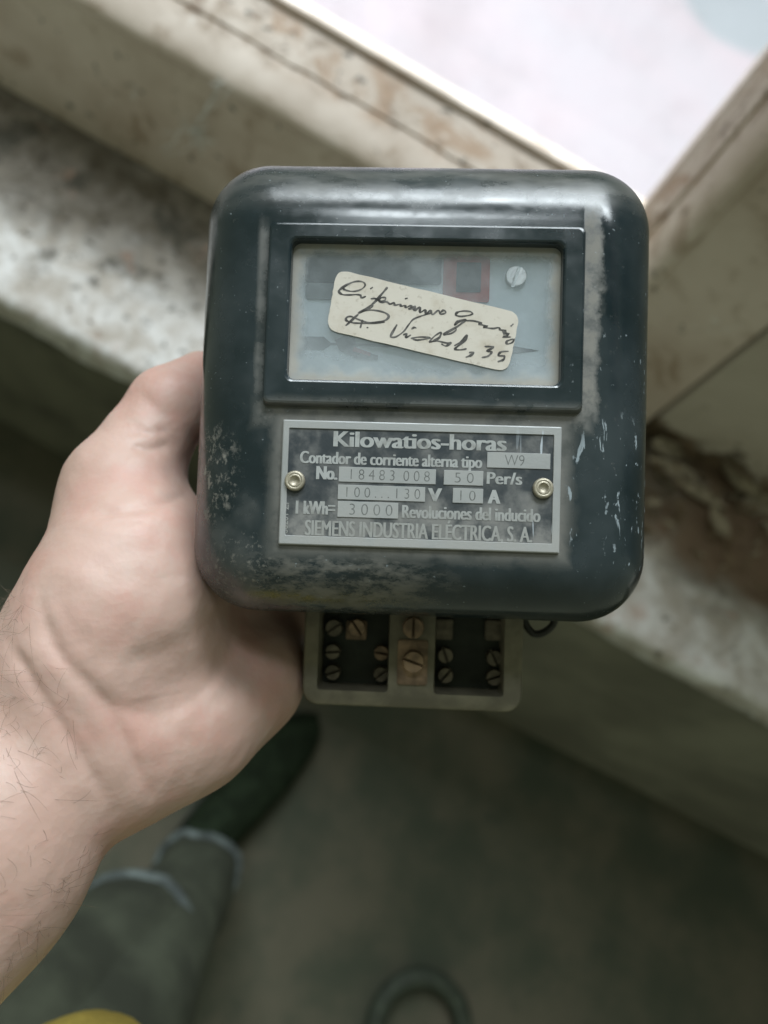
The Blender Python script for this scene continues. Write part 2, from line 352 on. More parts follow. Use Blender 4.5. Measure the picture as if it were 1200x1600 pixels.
# wall under the sill, and a made-up recess below the window, coloured darker for shade
bm = bmesh.new()
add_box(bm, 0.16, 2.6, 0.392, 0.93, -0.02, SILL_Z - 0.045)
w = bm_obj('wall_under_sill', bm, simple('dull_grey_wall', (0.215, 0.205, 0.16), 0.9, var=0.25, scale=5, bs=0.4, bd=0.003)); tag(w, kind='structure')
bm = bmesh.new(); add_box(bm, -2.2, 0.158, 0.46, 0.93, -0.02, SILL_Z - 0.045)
w = bm_obj('shade_niche_under_window', bm, simple('shade_brown_wall', (0.13, 0.125, 0.09), 0.7, var=0.3, scale=8, bs=0.3, bd=0.003)); tag(w, kind='structure')  # shade under the window put into the wall's dark colour
# the sill slab: uneven worn front edge
def sill_mesh():
    prof = [(0.93, -0.045), (SILL_Y0 + 0.004, -0.045), (SILL_Y0 - 0.001, -0.038), (SILL_Y0 - 0.002, -0.012), (SILL_Y0 + 0.001, -0.004), (SILL_Y0 + 0.008, 0.0)]
    n = 26
    for k in range(1, n + 1): prof.append((SILL_Y0 + 0.008 + (0.655 - SILL_Y0) * k / n, 0.0))
    prof.append((0.93, 0.0))
    V = []; Fc = []; nu = 260; u0, u1 = -1.5, 1.7
    for i in range(nu + 1):
        u = u0 + (u1 - u0) * i / nu
        for j, (y, z) in enumerate(prof):
            e = max(0.0, 1 - abs(y - SILL_Y0) / 0.02) if z > -0.044 else 0
            dy = 0.006 * e * fbm(u, 0.3, z * 3, 14); dz = 0.003 * e * fbm(u, 9.3, y, 18)
            if j > 5: dz += 0.0022 * fbm(u, y, 1.0, 26) + 0.002 * fbm(u, y, 5.0, 7)
            V.append((u, y + dy, SILL_Z + z + dz))
    m = len(prof)
    for i in range(nu):
        for j in range(m - 1):
            a = i * m + j; Fc.append((a, a + m, a + m + 1, a + 1))
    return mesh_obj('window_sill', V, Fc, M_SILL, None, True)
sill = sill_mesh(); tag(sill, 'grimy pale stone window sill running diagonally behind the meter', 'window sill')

# unseen wall over the window, added to cut the daylight lamp
bm = bmesh.new(); add_box(bm, -2.2, 1.7, 0.66, 0.93, 2.85, 4.4)
tag(bm_obj('light_blocker_above_window', bm, M_PLASTER), kind='structure')
# window: bottom rail and jamb swept from one moulding profile, glass pane
win = empty('window', Matrix.Translation((OPEN_U, GLASS_Y, OPEN_Z)), 'old cream painted window frame with bright glass above the sill', 'window')
PROF = [(0.000, 0.800), (0.000, 0.782), (0.0015, 0.778), (0.005, 0.742), (0.0075, 0.716), (0.0085, 0.712), (0.0115, 0.712), (0.0120, 0.706),
        (0.0125, 0.694), (0.0150, 0.680), (0.0190, 0.668), (0.0240, 0.660), (0.0290, 0.656), (0.0350, 0.6555), (0.0385, 0.658), (0.0400, 0.662), (0.0420, 0.6615)]
def frame_vert(q, Y, s, tl):
    return (0, 0, 0)
def sweep(stations, qout, name):
    """stations: ('r',u) along the rail, ('c',theta) round the corner, ('j',z) up the jamb"""
    V = []; prof = PROF + [(None, 0.6615), (None, 0.80)]; m = len(prof)
    for kind, v in stations:
        for q, Y in prof:
            if kind == 'r':
                qq = q if q is not None else 0.2185; p = (v, Y, OPEN_Z - qq)
            elif kind == 'j':
                qq = q if q is not None else 0.162; p = (OPEN_U + qq, Y, v)
            else:
                if q is None: p = (OPEN_U + 0.162, Y, OPEN_Z - 0.2185)
                else: p = (OPEN_U + q * math.sin(v), Y, OPEN_Z - q * math.cos(v))
            e = 0.0022 * fbm(p[0], p[1], p[2], 16) * (1.0 if q is not None and 0.001 < q < 0.04 else 0.3)
            V.append((p[0] - OPEN_U, p[1] + e - GLASS_Y, p[2] - OPEN_Z - abs(e) * 0.5))
    Fc = []
    for i in range(len(stations) - 1):
        for j in range(m - 1):
            a = i * m + j; Fc.append((a, a + 1, a + m + 1, a + m))
    o = mesh_obj(name, V, Fc, M_WOOD, win, True); o.data.set_sharp_from_angle(angle=R_(50)); return o
rail_st = [('r', -1.5 + (OPEN_U + 1.5) * i / 200) for i in range(201)] + [('c', R_(45 * k / 5)) for k in range(1, 6)]
jamb_st = [('c', R_(45 + 45 * k / 5)) for k in range(0, 6)] + [('j', OPEN_Z + 0.002 + 1.3 * i / 160) for i in range(161)]
sweep(rail_st, 0, 'bottom_rail'); sweep(jamb_st, 0, 'jamb')
bm = bmesh.new(); add_box(bm, -1.663, -0.0005, 0.006, 0.010, 0.0005, 1.3)
gp = bm_obj('glass_pane', bm, M_PANE, win)
bm = bmesh.new(); add_box(bm, -1.663, -0.006, -0.0045, 0.0055, 0.0, 0.0055, 0.002)
for k in range(0): pass
bm_obj('glazing_bead', bm, M_WOOD, win)

# plaster wall to the right of the jamb, behind a dark joint, crumbling along its foot
def plaster_wall():
    V = []; Fc = []; nu, nz = 90, 150
    u0, u1, z0, z1 = OPEN_U + 0.1690, 1.7, SILL_Z - 0.01, SILL_Z + 1.5
    for j in range(nz + 1):
        tz = (j / nz) ** 1.8; z = z0 + (z1 - z0) * tz
        for i in range(nu + 1):
            tu = (i / nu) ** 1.6; u = u0 + (u1 - u0) * tu
            y = 0.660 + 0.002 * fbm(u, z, 0, 9)
            h = (z - SILL_Z) - 0.030 - 0.05 * fbm(u, z, 2.2, 9)
            y += 0.022 / (1 + math.exp(h / 0.004))              # broken-away foot
            V.append((u, y + 0.0035 * fbm(u, z, 8, 30) / (1 + math.exp(h / 0.01)), z))
        V.append((u0, 0.80, z))
    row = nu + 2
    for j in range(nz):
        for i in range(nu):
            a = j * row + i; Fc.append((a, a + 1, a + row + 1, a + row))
        a = j * row; b = j * row + nu + 1; Fc.append((a, a + row, b + row, b))
    return mesh_obj('wall_beside_window', V, Fc, M_PLASTER, None, True)
def mat_foot():
    g = G('crumbling_plaster')
    n = g.noise(4, 6, 0.6); n2 = g.noise(24, 6, 0.7)
    c = g.mix(g.ss(n, 0.35, 0.65), (0.38, 0.33, 0.265), (0.48, 0.43, 0.36))
    c = g.mix(g.ss(n2, 0.58, 0.72, 0, 0.6), c, (0.20, 0.15, 0.10))
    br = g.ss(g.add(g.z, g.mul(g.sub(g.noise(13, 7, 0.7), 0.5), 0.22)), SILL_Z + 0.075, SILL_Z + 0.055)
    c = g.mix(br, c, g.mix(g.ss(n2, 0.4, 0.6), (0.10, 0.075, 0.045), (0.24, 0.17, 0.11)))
    return g.done(g.bsdf(c, 0.9, 0.0, g.bump(g.add(n2, g.mul(br, -1.0)), 0.8, 0.006)))
M_FOOT = mat_foot()
pw = plaster_wall(); pw.data.materials[0] = M_FOOT; tag(pw, kind='structure')
bm = bmesh.new(); add_box(bm, OPEN_U + 0.158, OPEN_U + 0.176, 0.700, 0.715, SILL_Z - 0.01, SILL_Z + 1.5)
tag(bm_obj('joint_filler', bm, M_TERMD, pw))
def flake(name, c, size, yaw, pitch, roll, mat, parent, thick=0.004, seed=0, asp=0.5):
    rnd = random.Random(seed); n = 15; top = []
    for k in range(n):
        a = 2 * math.pi * k / n + rnd.uniform(-.2, .2); r = size * (rnd.uniform(0.55, 1.1) if k % 2 else rnd.uniform(0.8, 1.15))
        top.append(Vector((r * math.cos(a), r * asp * math.sin(a), 0.12 * r * r / size + rnd.uniform(0, .04) * size)))
    from mathutils import Euler
    m = Matrix.Translation(c) @ Euler((pitch, roll, yaw)).to_matrix().to_4x4()
    V = [m @ (t + Vector((0, 0, thick))) for t in top] + [m @ t for t in top]
    Fc = [tuple(range(n)), tuple(range(2 * n - 1, n - 1, -1))] + [(k, k + n, (k + 1) % n + n, (k + 1) % n) for k in range(n)]
    return mesh_obj(name, V, Fc, mat, parent)
def sill_pt(px, py, dz=0.0):
    d = RW @ P(px, py, 1); t = (SILL_Z - Zc + dz) / d.z; return Vector((0, 0, Zc)) + d * t
FL = [(1062, 742, 0.040, 0.0, 0.25, 0.30), (1090, 772, 0.045, 0.1, 0.15, 0.26), (1150, 735, 0.046, -0.2, 0.5, 0.45), (1185, 790, 0.036, 0.5, 0.2, 0.5),
      (1040, 700, 0.035, 0.3, 0.4, 0.4), (1120, 815, 0.026, -0.5, 0.1, 0.5), (1215, 740, 0.05, 0.2, 0.6, 0.5)]
rf = random.Random(21)
FL = [(a, b, c_ * 0.9, d_, e_, f_) for a, b, c_, d_, e_, f_ in FL]
for k in range(48): FL.append((rf.uniform(1005, 1230), 0, rf.uniform(0.004, 0.015), rf.uniform(-1, 1), rf.uniform(-.3, .6), rf.uniform(.18, .6)))
M_FLK = [simple('flake_cream', (0.33, 0.28, 0.21), 0.9, scale=60), simple('flake_brown', (0.20, 0.145, 0.095), 0.9, scale=60), simple('flake_dark', (0.09, 0.075, 0.05), 0.9, scale=60)]
for k, (px, py, sz, yaw, pit, asp) in enumerate(FL):
    if py == 0: py = 165 + 0.533 * px + rf.random() ** 1.5 * 130
    c = sill_pt(px, py, 0.002 + 0.009 * (k % 3))
    flake('plaster_flake', c, sz, yaw, pit, 0.12 * (k % 3), M_FLK[0 if k < 7 else (1, 2, 1, 0)[k % 4]], pw, 0.003, k, asp)
# crumbs lying on the sill: too many and small to name
def crumbs():
    V = []; Fc = []; rnd = random.Random(3)
    for k in range(190):
        px = rnd.uniform(-40, 340) if k < 130 else rnd.uniform(1000, 1240)
        py = 150 + 0.533 * px + rnd.random() ** 1.3 * 290
        c = sill_pt(px, py, 0.001); s = rnd.uniform(0.0012, 0.0045) * (1.8 if rnd.random() < 0.1 else 1)
        b = len(V)
        for q in ((1, 0, 0), (-1, 0, 0), (0, 1, 0), (0, -1, 0), (0, 0, 1), (0, 0, -.6)):
            V.append(c + Vector((q[0] * s * rnd.uniform(.5, 1.5), q[1] * s * rnd.uniform(.5, 1.5), q[2] * s * rnd.uniform(.4, 1))))
        for f in ((0, 2, 4), (2, 1, 4), (1, 3, 4), (3, 0, 4), (2, 0, 5), (1, 2, 5), (3, 1, 5), (0, 3, 5)): Fc.append(tuple(b + i for i in f))
    return mesh_obj('sill_crumbs', V, Fc, M_SILL, None)
cr = crumbs(); tag(cr, 'scattered plaster crumbs and grit on the window sill', 'debris', kind='stuff')
# cobweb tuft on the rail
def rail_pt(px, py, Y=0.650):
    d = RW @ P(px, py, 1); t = Y / d.y; return Vector((0, 0, Zc)) + d * t
rw = random.Random(5); V = []; Fc = []
hub = [(302, 205), (318, 225), (345, 130), (258, 232), (210, 150), (388, 205)]
for a_, b_, wd_ in [(0, 1, 7), (0, 2, 4), (0, 3, 5), (2, 2, 4), (1, 1, 5), (0, 0, 9), (4, 4, 2)]:
    for q in range(wd_):
        p0 = rail_pt(hub[a_][0] + rw.gauss(0, 8), hub[a_][1] + rw.gauss(0, 9)); p1 = rail_pt(hub[b_][0] + rw.gauss(0, 8), hub[b_][1] + rw.gauss(0, 11))
        md_ = (p0 + p1) / 2 + Vector((rw.gauss(0, .003), rw.uniform(-.006, 0), rw.gauss(0, .003)))
        v, f = tube([p0, md_, p1], rw.uniform(0.0003, 0.0008), 4); b0 = len(V); V += v; Fc += [tuple(b0 + i for i in q_) for q_ in f]
cw = mesh_obj('cobweb', V, Fc, simple('cobweb_silk', (0.72, 0.72, 0.70), 0.9, bs=0), None)
tag(cw, 'pale tuft of cobweb clinging to the window rail', 'cobweb', kind='stuff')
# dark ring on the floor
def floor_pt(px, py, z=0.0):
    d = RW @ P(px, py, 1); t = (z - Zc) / d.z; return Vector((0, 0, Zc)) + d * t
c = floor_pt(655, 1612, 0.02)
pts = [c + Vector((0.078 * math.cos(a), 0.078 * math.sin(a), 0)) for a in [2 * math.pi * i / 36 for i in range(37)]]
V, Fc = tube(pts, 0.017, 8, False)
rg = mesh_obj('hose_ring', V, Fc, M_RUB, None, True); tag(rg, 'dark round rubber ring lying on the dim floor', 'ring')

# ------------------------------------------------------------------ the meter
def rot(ax, a): return Matrix.Rotation(R_(a), 3, ax)
MR = rot('Z', -1.9) @ rot('X', -2.7) @ rot('Y', -2.2)
MO = P(660, 620, 0.198)
ML = Matrix.Translation(MO) @ MR.to_4x4()
MLi = ML.inverted()
def Fm(px, py, z=0.0):              # photograph pixel -> meter face coordinates on plane z
    d = MLi.to_3x3() @ P(px, py, 1); o = MLi @ Vector((0, 0, 0)); t = (z - o.z) / d.z; p = o + d * t
    return p.x, p.y
meter = empty('electricity_meter', CAM @ ML, 'old dusty black bakelite electricity meter held in the left hand', 'meter')
X0, X1, Y0, Y1 = -0.0654, 0.0650, -0.0603, 0.0716
def build_case():
    bm = bmesh.new(); n = 14
    prof = [(-0.0012, -0.0625), (-0.0012, -0.0600), (0.0, -0.0585), (0.0, -0.0225)]
    a, b = 0.0205, 0.0222
    for k in range(1, 15):
        t = math.pi / 2 * k / 14; prof.append((a * (1 - math.cos(t)) ** 1.0, -b + b * math.sin(t)))
    loops = []
    for ins, z in prof:
        r = max(0.0190 - ins * 0.70, 0.003)
        loops.append([bm.verts.new((x, y, z)) for x, y in rrect(X0 + ins, X1 - ins, Y0 + ins * 0.86, Y1 - ins * 1.12, r, n)])
    N = len(loops[0])
    for A, B in zip(loops, loops[1:]):
        for i in range(N): bm.faces.new((A[i], A[(i + 1) % N], B[(i + 1) % N], B[i]))
    # front face with the window hole
    hole = [bm.verts.new((x, y, 0)) for x, y in rrect(-0.0364, 0.0364, 0.0035, 0.0417, 0.002, 4)]
    edges = []
    for L in (loops[-1], hole):
        for i in range(len(L)):
            e = bm.edges.get((L[i], L[(i + 1) % len(L)])) or bm.edges.new((L[i], L[(i + 1) % len(L)])); edges.append(e)
    bmesh.ops.triangle_fill(bm, use_beauty=True, use_dissolve=False, edges=edges)
    # inner walls of the hole
    inn = [bm.verts.new((v.co.x, v.co.y, -0.0037)) for v in hole]
    for i in range(len(hole)): bm.faces.new((hole[i], hole[(i + 1) % len(hole)], inn[(i + 1) % len(hole)], inn[i]))
    o = bm_obj('case', bm, M_BAK, meter); auto_smooth(o, 38); return o
case = build_case()
def ring_part(name, outer, inner, zprof_o, zprof_i, mat, parent):
    """a raised frame: outer and inner rounded rects, profile lists (inset, z)"""
    bm = bmesh.new(); loops = []
    for ins, z in zprof_o:
        loops.append([bm.verts.new((x, y, z)) for x, y in rrect(outer[0] + ins, outer[1] - ins, outer[2] + ins, outer[3] - ins, outer[4] , 5)])
    for ins, z in zprof_i:
        loops.append([bm.verts.new((x, y, z)) for x, y in rrect(inner[0] - ins, inner[1] + ins, inner[2] - ins, inner[3] + ins, inner[4], 5)])
    N = len(loops[0])
    for A, B in zip(loops, loops[1:]):
        for i in range(N): bm.faces.new((A[i], A[(i + 1) % N], B[(i + 1) % N], B[i]))
    o = bm_obj(name, bm, mat, parent); auto_smooth(o, 12); return o
ring_part('window_frame', (-0.0428, 0.0422, -0.0033, 0.0464, 0.0016), (-0.0364, 0.0362, 0.0036, 0.0416, 0.0022),
          [(-0.0006, -0.002), (0.0, 0.0010), (0.0001, 0.0016), (0.0004, 0.0021), (0.0009, 0.0023)],
          [(0.0008, 0.0023), (0.0004, 0.0021), (0.0001, 0.0016), (0.0, 0.0010), (0.0, -0.0036)], M_BAK, meter)
# glass, dial plate and what shows through the glass
bm = bmesh.new(); add_box(bm, -0.0366, 0.0364, 0.0034, 0.0418, -0.0022, -0.0010)
glass = bm_obj('window_glass', bm, M_GLASS, meter)
bm = bmesh.new(); add_box(bm, -0.050, 0.050, -0.006, 0.056, -0.0048, -0.0038)
dial = bm_obj('dial_plate', bm, M_DIAL, meter)
def poly_plate(name, pts, z0, z1, mat, parent):
    n = len(pts); V = [(x, y, z1) for x, y in pts] + [(x, y, z0) for x, y in pts]
    Fc = [tuple(range(n)), tuple(range(2 * n - 1, n - 1, -1))] + [(k, k + n, (k + 1) % n + n, (k + 1) % n) for k in range(n)]
    bm = bmesh.new(); vs = [bm.verts.new(v) for v in V]
    for f in Fc: bm.faces.new([vs[i] for i in f])
    return bm_obj(name, bm, mat, parent)
DZ = -0.0038
poly_plate('counter_window', rrect(-0.0333, 0.0042, 0.0318, 0.0405, 0.001, 4), DZ, DZ + 0.0008, M_BLACK, dial)
poly_plate('counter_window', rrect(-0.0331, -0.020, 0.0271, 0.0316, 0.0012, 4), DZ, DZ + 0.0006, simple('counter_grey', (0.22, 0.24, 0.25), 0.6, scale=150), dial)
poly_plate('decimal_frame', rrect(0.0047, 0.0174, 0.0272, 0.0402, 0.0006, 3), DZ, DZ + 0.0006, M_RED, dial)
poly_plate('decimal_window', rrect(0.0083, 0.0150, 0.0298, 0.0380, 0.0003, 3), DZ + 0.0006, DZ + 0.0009, M_BLACK, dial)
ar = [(-0.0352, 0.0180), (-0.0282, 0.0180), (-0.0262, 0.0164), (0.022, 0.0160), (0.022, 0.0172), (0.0325, 0.0155), (0.022, 0.0140), (0.022, 0.0152), (-0.0262, 0.0158), (-0.0282, 0.0143), (-0.0352, 0.0143), (-0.0335, 0.0161)]
ar = [(x * .97 - .0002, y - .0013) for x, y in ar]
poly_plate('direction_arrow', ar, DZ, DZ + 0.0002, M_PRINT, dial)
poly_plate('rotor_slot', [(x, y - .0014) for x, y in ((-0.0245, 0.0172), (-0.022, 0.0185), (-0.019, 0.0180), (-0.0185, 0.0150), (-0.0125, 0.0132), (-0.0125, 0.0118), (-0.018, 0.0122), (-0.023, 0.0142))], DZ + 0.0003, DZ + 0.0005, simple('rotor_dark', (0.06, 0.045, 0.04), 0.6, scale=200), dial)
poly_plate('rotor_mark', [(x, y - .0014) for x, y in ((-0.0195, 0.0142), (-0.0145, 0.0128), (-0.0145, 0.0138), (-0.019, 0.0153))], DZ + 0.0006, DZ + 0.0008, M_RED, dial)
def screw(name, x, y, z, r, h, slot_ang, mat, parent, slot=0.0009):
    bm = bmesh.new(); T = Matrix.Translation((x, y, z)) @ Matrix.Rotation(R_(slot_ang), 4, 'Z')
    lathe(bm, [(r, 0), (r, h * 0.35)], 24, T)
    for sgn in (1, -1):
        a0 = math.asin(min(0.9, slot / 2 / r)); pts = []
        for k in range(13):
            a = a0 + (math.pi - 2 * a0) * k / 12; pts.append((r * 0.985 * math.cos(a), sgn * r * 0.985 * math.sin(a)))
        V0 = [bm.verts.new(T @ Vector((px, py, h * 0.34))) for px, py in pts]
        V1 = [bm.verts.new(T @ Vector((px, py, h * 0.9))) for px, py in pts]
        V2 = [bm.verts.new(T @ Vector((px * 0.93, sgn * slot / 2 + (py - sgn * slot / 2) * 0.93, h))) for px, py in pts]
        n = len(pts)
        for A, B in ((V0, V1), (V1, V2)):
            for i in range(n): bm.faces.new((A[i], A[(i + 1) % n], B[(i + 1) % n], B[i]))
        bm.faces.new(V2)
    o = bm_obj(name, bm, mat, parent); auto_smooth(o, 35); return o
screw('screw', 0.0245, 0.0343, DZ, 0.0029, 0.0016, 72, M_STEEL, dial, 0.0009)

# nameplate
npl = None
bm = bmesh.new(); add_box(bm, -0.0371, 0.0371, -0.0407, -0.0072, 0.0001, 0.0007, 0.0002, 1)
npl = bm_obj('nameplate', bm, M_PLATE, meter)
ring_part('nameplate_border', (-0.0369, 0.0369, -0.0405, -0.0074, 0.0004), (-0.0353, 0.0350, -0.0382, -0.0095, 0.0003),
          [(0, 0.0006), (0.0, 0.0010), (0.0002, 0.0011)], [(0.0001, 0.0011), (0, 0.0010), (0, 0.0006)], M_PLATE, npl)
bm = bmesh.new(); add_box(bm, -0.0353, 0.0350, -0.0382, -0.0095, 0.0006, 0.00078)
bm_obj('enamel_field', bm, M_FIELD, npl)
def text_mesh(body, offset):
    cu = bpy.data.curves.new('t', 'FONT'); cu.body = body; cu.size = 1.0; cu.offset = offset; cu.resolution_u = 4; cu.space_character = 1.0 + offset * 2.2
    o = bpy.data.objects.new('t', cu); COL.objects.link(o); dg = bpy.context.evaluated_depsgraph_get(); dg.update()
    me = bpy.data.meshes.new_from_object(o.evaluated_get(dg)); bpy.data.objects.remove(o); bpy.data.curves.remove(cu); return me
_h = {}
def cap_h(offset):
    if offset not in _h:
        me = text_mesh('H', offset); ys = [v.co.y for v in me.vertices]; _h[offset] = (min(ys), max(ys)); bpy.data.meshes.remove(me)
    return _h[offset]
def lettering(body, x0, x1, yb, yt, z, mat, parent, offset=0.02, thick=0.0, name='lettering', rotz=None, bold=0.0):
    me = text_mesh(body, offset); lo, hi = cap_h(offset)
    xs = [v.co.x for v in me.vertices]; a, b = min(xs), max(xs)
    bm = bmesh.new(); bm.from_mesh(me); bpy.data.meshes.remove(me)
    bmesh.ops.remove_doubles(bm, verts=bm.verts[:], dist=1e-5)
    for v in bm.verts:
        v.co.x = x0 + (v.co.x - a) / (b - a) * (x1 - x0); v.co.y = yb + (v.co.y - lo) / (hi - lo) * (yt - yb); v.co.z = z
    if bold:
        if bold:
            base = bm.verts[:] + bm.edges[:] + bm.faces[:]
            for k, dx in enumerate((-bold, bold)):
                d = bmesh.ops.duplicate(bm, geom=base)
                for v in [q for q in d['geom'] if isinstance(q, bmesh.types.BMVert)]: v.co.x += dx; v.co.z += 1.5e-5 * (k + 1)
    if thick:
        r = bmesh.ops.extrude_face_region(bm, geom=bm.faces[:])
        for v in [g for g in r['geom'] if isinstance(g, bmesh.types.BMVert)]: v.co.z += thick
    if rotz:
        cx, cy, an = rotz; bmesh.ops.rotate(bm, verts=bm.verts[:], cent=(cx, cy, 0), matrix=Matrix.Rotation(an, 3, 'Z'))
    return bm_obj(name, bm, mat, parent)
ZT = 0.00086
mm = 0.001
lettering('Kilowatios-horas', -23.1 * mm, 22.4 * mm, -14.1 * mm, -10.0 * mm, ZT, M_LET, npl, 0.0, bold=0.00028)
lettering('Contador de corriente alterna tipo', -32 * mm, 16.2 * mm, -18.8 * mm, -15.6 * mm, ZT, M_LET, npl, 0.0, bold=0.00017)
lettering('No.', -27.4 * mm, -22.2 * mm, -23.0 * mm, -19.5 * mm, ZT, M_LET, npl, 0.0, bold=0.00026)
lettering('Per/s', 17.8 * mm, 26.8 * mm, -22.9 * mm, -19.8 * mm, ZT, M_LET, npl, 0.0, bold=0.00017)
lettering('V', 2.5 * mm, 5.7 * mm, -28.0 * mm, -24.5 * mm, ZT, M_LET, npl, 0.0, bold=0.00030)
lettering('A', 18.3 * mm, 21.1 * mm, -28.1 * mm, -24.5 * mm, ZT, M_LET, npl, 0.0, bold=0.00030)
lettering('1 kWh=', -32.6 * mm, -22.4 * mm, -32.4 * mm, -28.9 * mm, ZT, M_LET, npl, 0.0, bold=0.0002)
lettering('Revoluciones del inducido', -4.3 * mm, 31.8 * mm, -32.6 * mm, -29.2 * mm, ZT, M_LET, npl, 0.0, bold=0.00017)
lettering('SIEMENS INDUSTRIA EL\u00c9CTRICA, S. A.', -30.0 * mm, 29.8 * mm, -38.0 * mm, -34.0 * mm, ZT, M_LET, npl, 0.0, bold=0.00015)
lettering('S0201 ZI', -34.6 * mm, -26.6 * mm, -37.5 * mm, -35.9 * mm, ZT, M_LET, npl, 0.0, rotz=(-34.6 * mm, -37.6 * mm, R_(90)))
for (x0, x1, y0, y1, body, tx0, tx1) in [(17.6, 34.2, -18.6, -14.5, 'W9', 22.2, 27.4), (-21.6, 4.2, -23.5, -19.5, '1 8 4 8 3  0 0 8', -18.4, 2.6),
                                         (6.3, 16.7, -23.5, -19.6, '5 0', 9.2, 14.2), (-21.7, 1.5, -28.2, -24.3, '1 0 0 . . . 1 3 0', -19.4, 0.2),
                                         (8.8, 16.8, -28.2, -24.3, '1 0', 10.8, 14.8), (-21.6, -5.5, -32.9, -28.7, '3 0 0 0', -18.4, -7.0)]:
    bm = bmesh.new(); add_box(bm, x0 * mm, x1 * mm, y0 * mm, y1 * mm, 0.0007, 0.00100, 0.00006, 1)
    fld = bm_obj('stamped_field', bm, M_PLATE, npl)
    lettering(body, tx0 * mm, tx1 * mm, (y0 + 0.7) * mm, (y1 - 0.6) * mm, 0.00101, M_STAMP, npl, -0.012, 0.0, 'stamped_digits')
for x in (-33.2, 32.4):
    bm = bmesh.new(); T = Matrix.Translation((x * mm, -23.7 * mm, 0.0009))
    lathe(bm, [(0.00275, 0), (0.00275, 0.0006), (0.0026, 0.0010), (0.0023, 0.0012), (0.0020, 0.0012), (0.0018, 0.0011), (0.00165, 0.0012), (0.0014, 0.0012), (0.0010, 0.0007), (0.0005, 0.0005), (0.0001, 0.00048)], 28, T)
    o = bm_obj('rivet', bm, M_RIVET, npl); auto_smooth(o, 50)

# paper label with handwriting, glued to the glass
def label_xy(px, py): return Fm(px, py, -0.0006)
corn = [label_xy(*p) for p in ((526, 420), (813, 489), (794, 582), (510, 515))]
def rounded_poly(c, r, n=6):
    out = []
    for i in range(4):
        p = Vector(c[i]); a = (Vector(c[i - 1]) - p).normalized(); b = (Vector(c[(i + 1) % 4]) - p).normalized()
        p0 = p + a * r; p1 = p + b * r
        for k in range(n + 1):
            t = k / n; q = p0 * (1 - t) ** 2 + p * 2 * t * (1 - t) + p1 * t * t
            j = 0.00008; out.append((q.x + random.uniform(-j, j), q.y + random.uniform(-j, j)))
        e0 = p1; e1 = Vector(c[(i + 1) % 4]) - b * 0 ; e1 = e1 - b * r
        for k in range(1, 14):
            q = e0.lerp(e1, k / 14); j = 0.00009; out.append((q.x + random.uniform(-j, j), q.y + random.uniform(-j, j)))
    return out
lab = poly_plate('paper_label', rounded_poly(corn, 0.0034), -0.00095, -0.00075, M_PAPER, meter)
lab['label'] = 'cream paper sticker with two lines of handwriting'
A = lambda pts: [(440 + x / 5.4545, 360 + y / 5.4545) for x, y in pts]
B = lambda pts: [(640 + x / 4.6154, 360 + y / 4.6154) for x, y in pts]
strokes = [A(s) for s in [
    [(520, 495), (560, 512), (620, 518), (680, 500), (712, 465), (690, 437), (630, 434), (560, 460), (500, 500), (488, 522), (520, 545), (580, 548), (640, 545), (672, 552), (682, 572), (720, 560)],
    [(755, 498), (778, 482)], [(903, 482), (850, 545), (790, 612), (720, 668), (650, 705)],
    [(758, 582), (800, 580), (850, 602), (882, 592), (884, 572), (850, 572), (830, 592), (852, 614), (892, 606), (925, 626), (958, 614), (966, 636), (1008, 628), (1018, 644), (1050, 640), (1062, 656), (1100, 640), (1110, 665), (1082, 668), (1122, 655), (1142, 682), (1172, 652)],
    [(1050, 582), (1075, 575)], [(690, 685), (755, 662), (776, 640), (764, 624)],
    [(655, 712), (600, 762), (545, 812)], [(650, 702), (720, 680), (800, 680), (880, 700), (913, 732), (880, 766), (800, 782), (720, 780), (640, 752), (590, 732), (556, 740), (550, 764), (600, 784), (680, 790), (780, 790), (880, 780)],
    [(690, 760), (670, 832)], [(724, 828), (740, 826)],
    [(985, 800), (945, 868), (930, 905), (975, 905), (1040, 860), (1085, 800), (1125, 755), (1200, 725), (1280, 700)],
    [(1035, 890), (1066, 880), (1060, 912), (1104, 888)], [(1108, 842), (1125, 825), (1150, 832)]]] + [B(s) for s in [
    [(0, 560), (40, 546), (30, 575), (72, 552), (76, 590), (112, 572), (118, 602), (150, 576), (166, 606), (206, 576), (226, 602), (262, 592), (246, 575), (224, 590)],
    [(455, 600), (440, 585), (390, 580), (345, 590), (335, 610), (370, 619), (430, 611), (460, 598)],
    [(410, 640), (345, 655), (328, 680), (352, 664), (405, 642), (345, 692), (245, 750), (300, 742), (336, 716), (326, 702)],
    [(385, 652), (450, 650), (520, 666), (500, 674), (562, 690), (532, 697), (600, 706), (642, 700), (656, 717), (692, 720), (682, 745), (722, 742)],
    [(728, 692), (750, 672)], [(668, 728), (712, 752), (674, 766), (732, 768)], [(748, 782), (702, 798), (706, 818), (742, 806), (756, 778)],
    [(24, 706), (42, 698)], [(8, 778), (70, 768), (150, 774), (60, 790), (20, 780)],
    [(140, 804), (182, 760), (226, 735), (214, 772), (168, 797), (140, 804), (200, 797), (272, 812), (300, 806), (262, 832), (228, 816)],
    [(322, 832), (370, 800), (412, 754), (405, 786), (350, 832), (328, 856), (370, 860), (412, 852)],
    [(428, 880), (462, 880), (442, 900), (404, 914)], [(540, 836), (606, 840), (570, 862), (560, 872), (592, 876), (566, 906), (520, 916)],
    [(716, 870), (660, 876), (640, 902), (682, 906), (676, 932), (634, 946)]]]
V = []; Fc = []
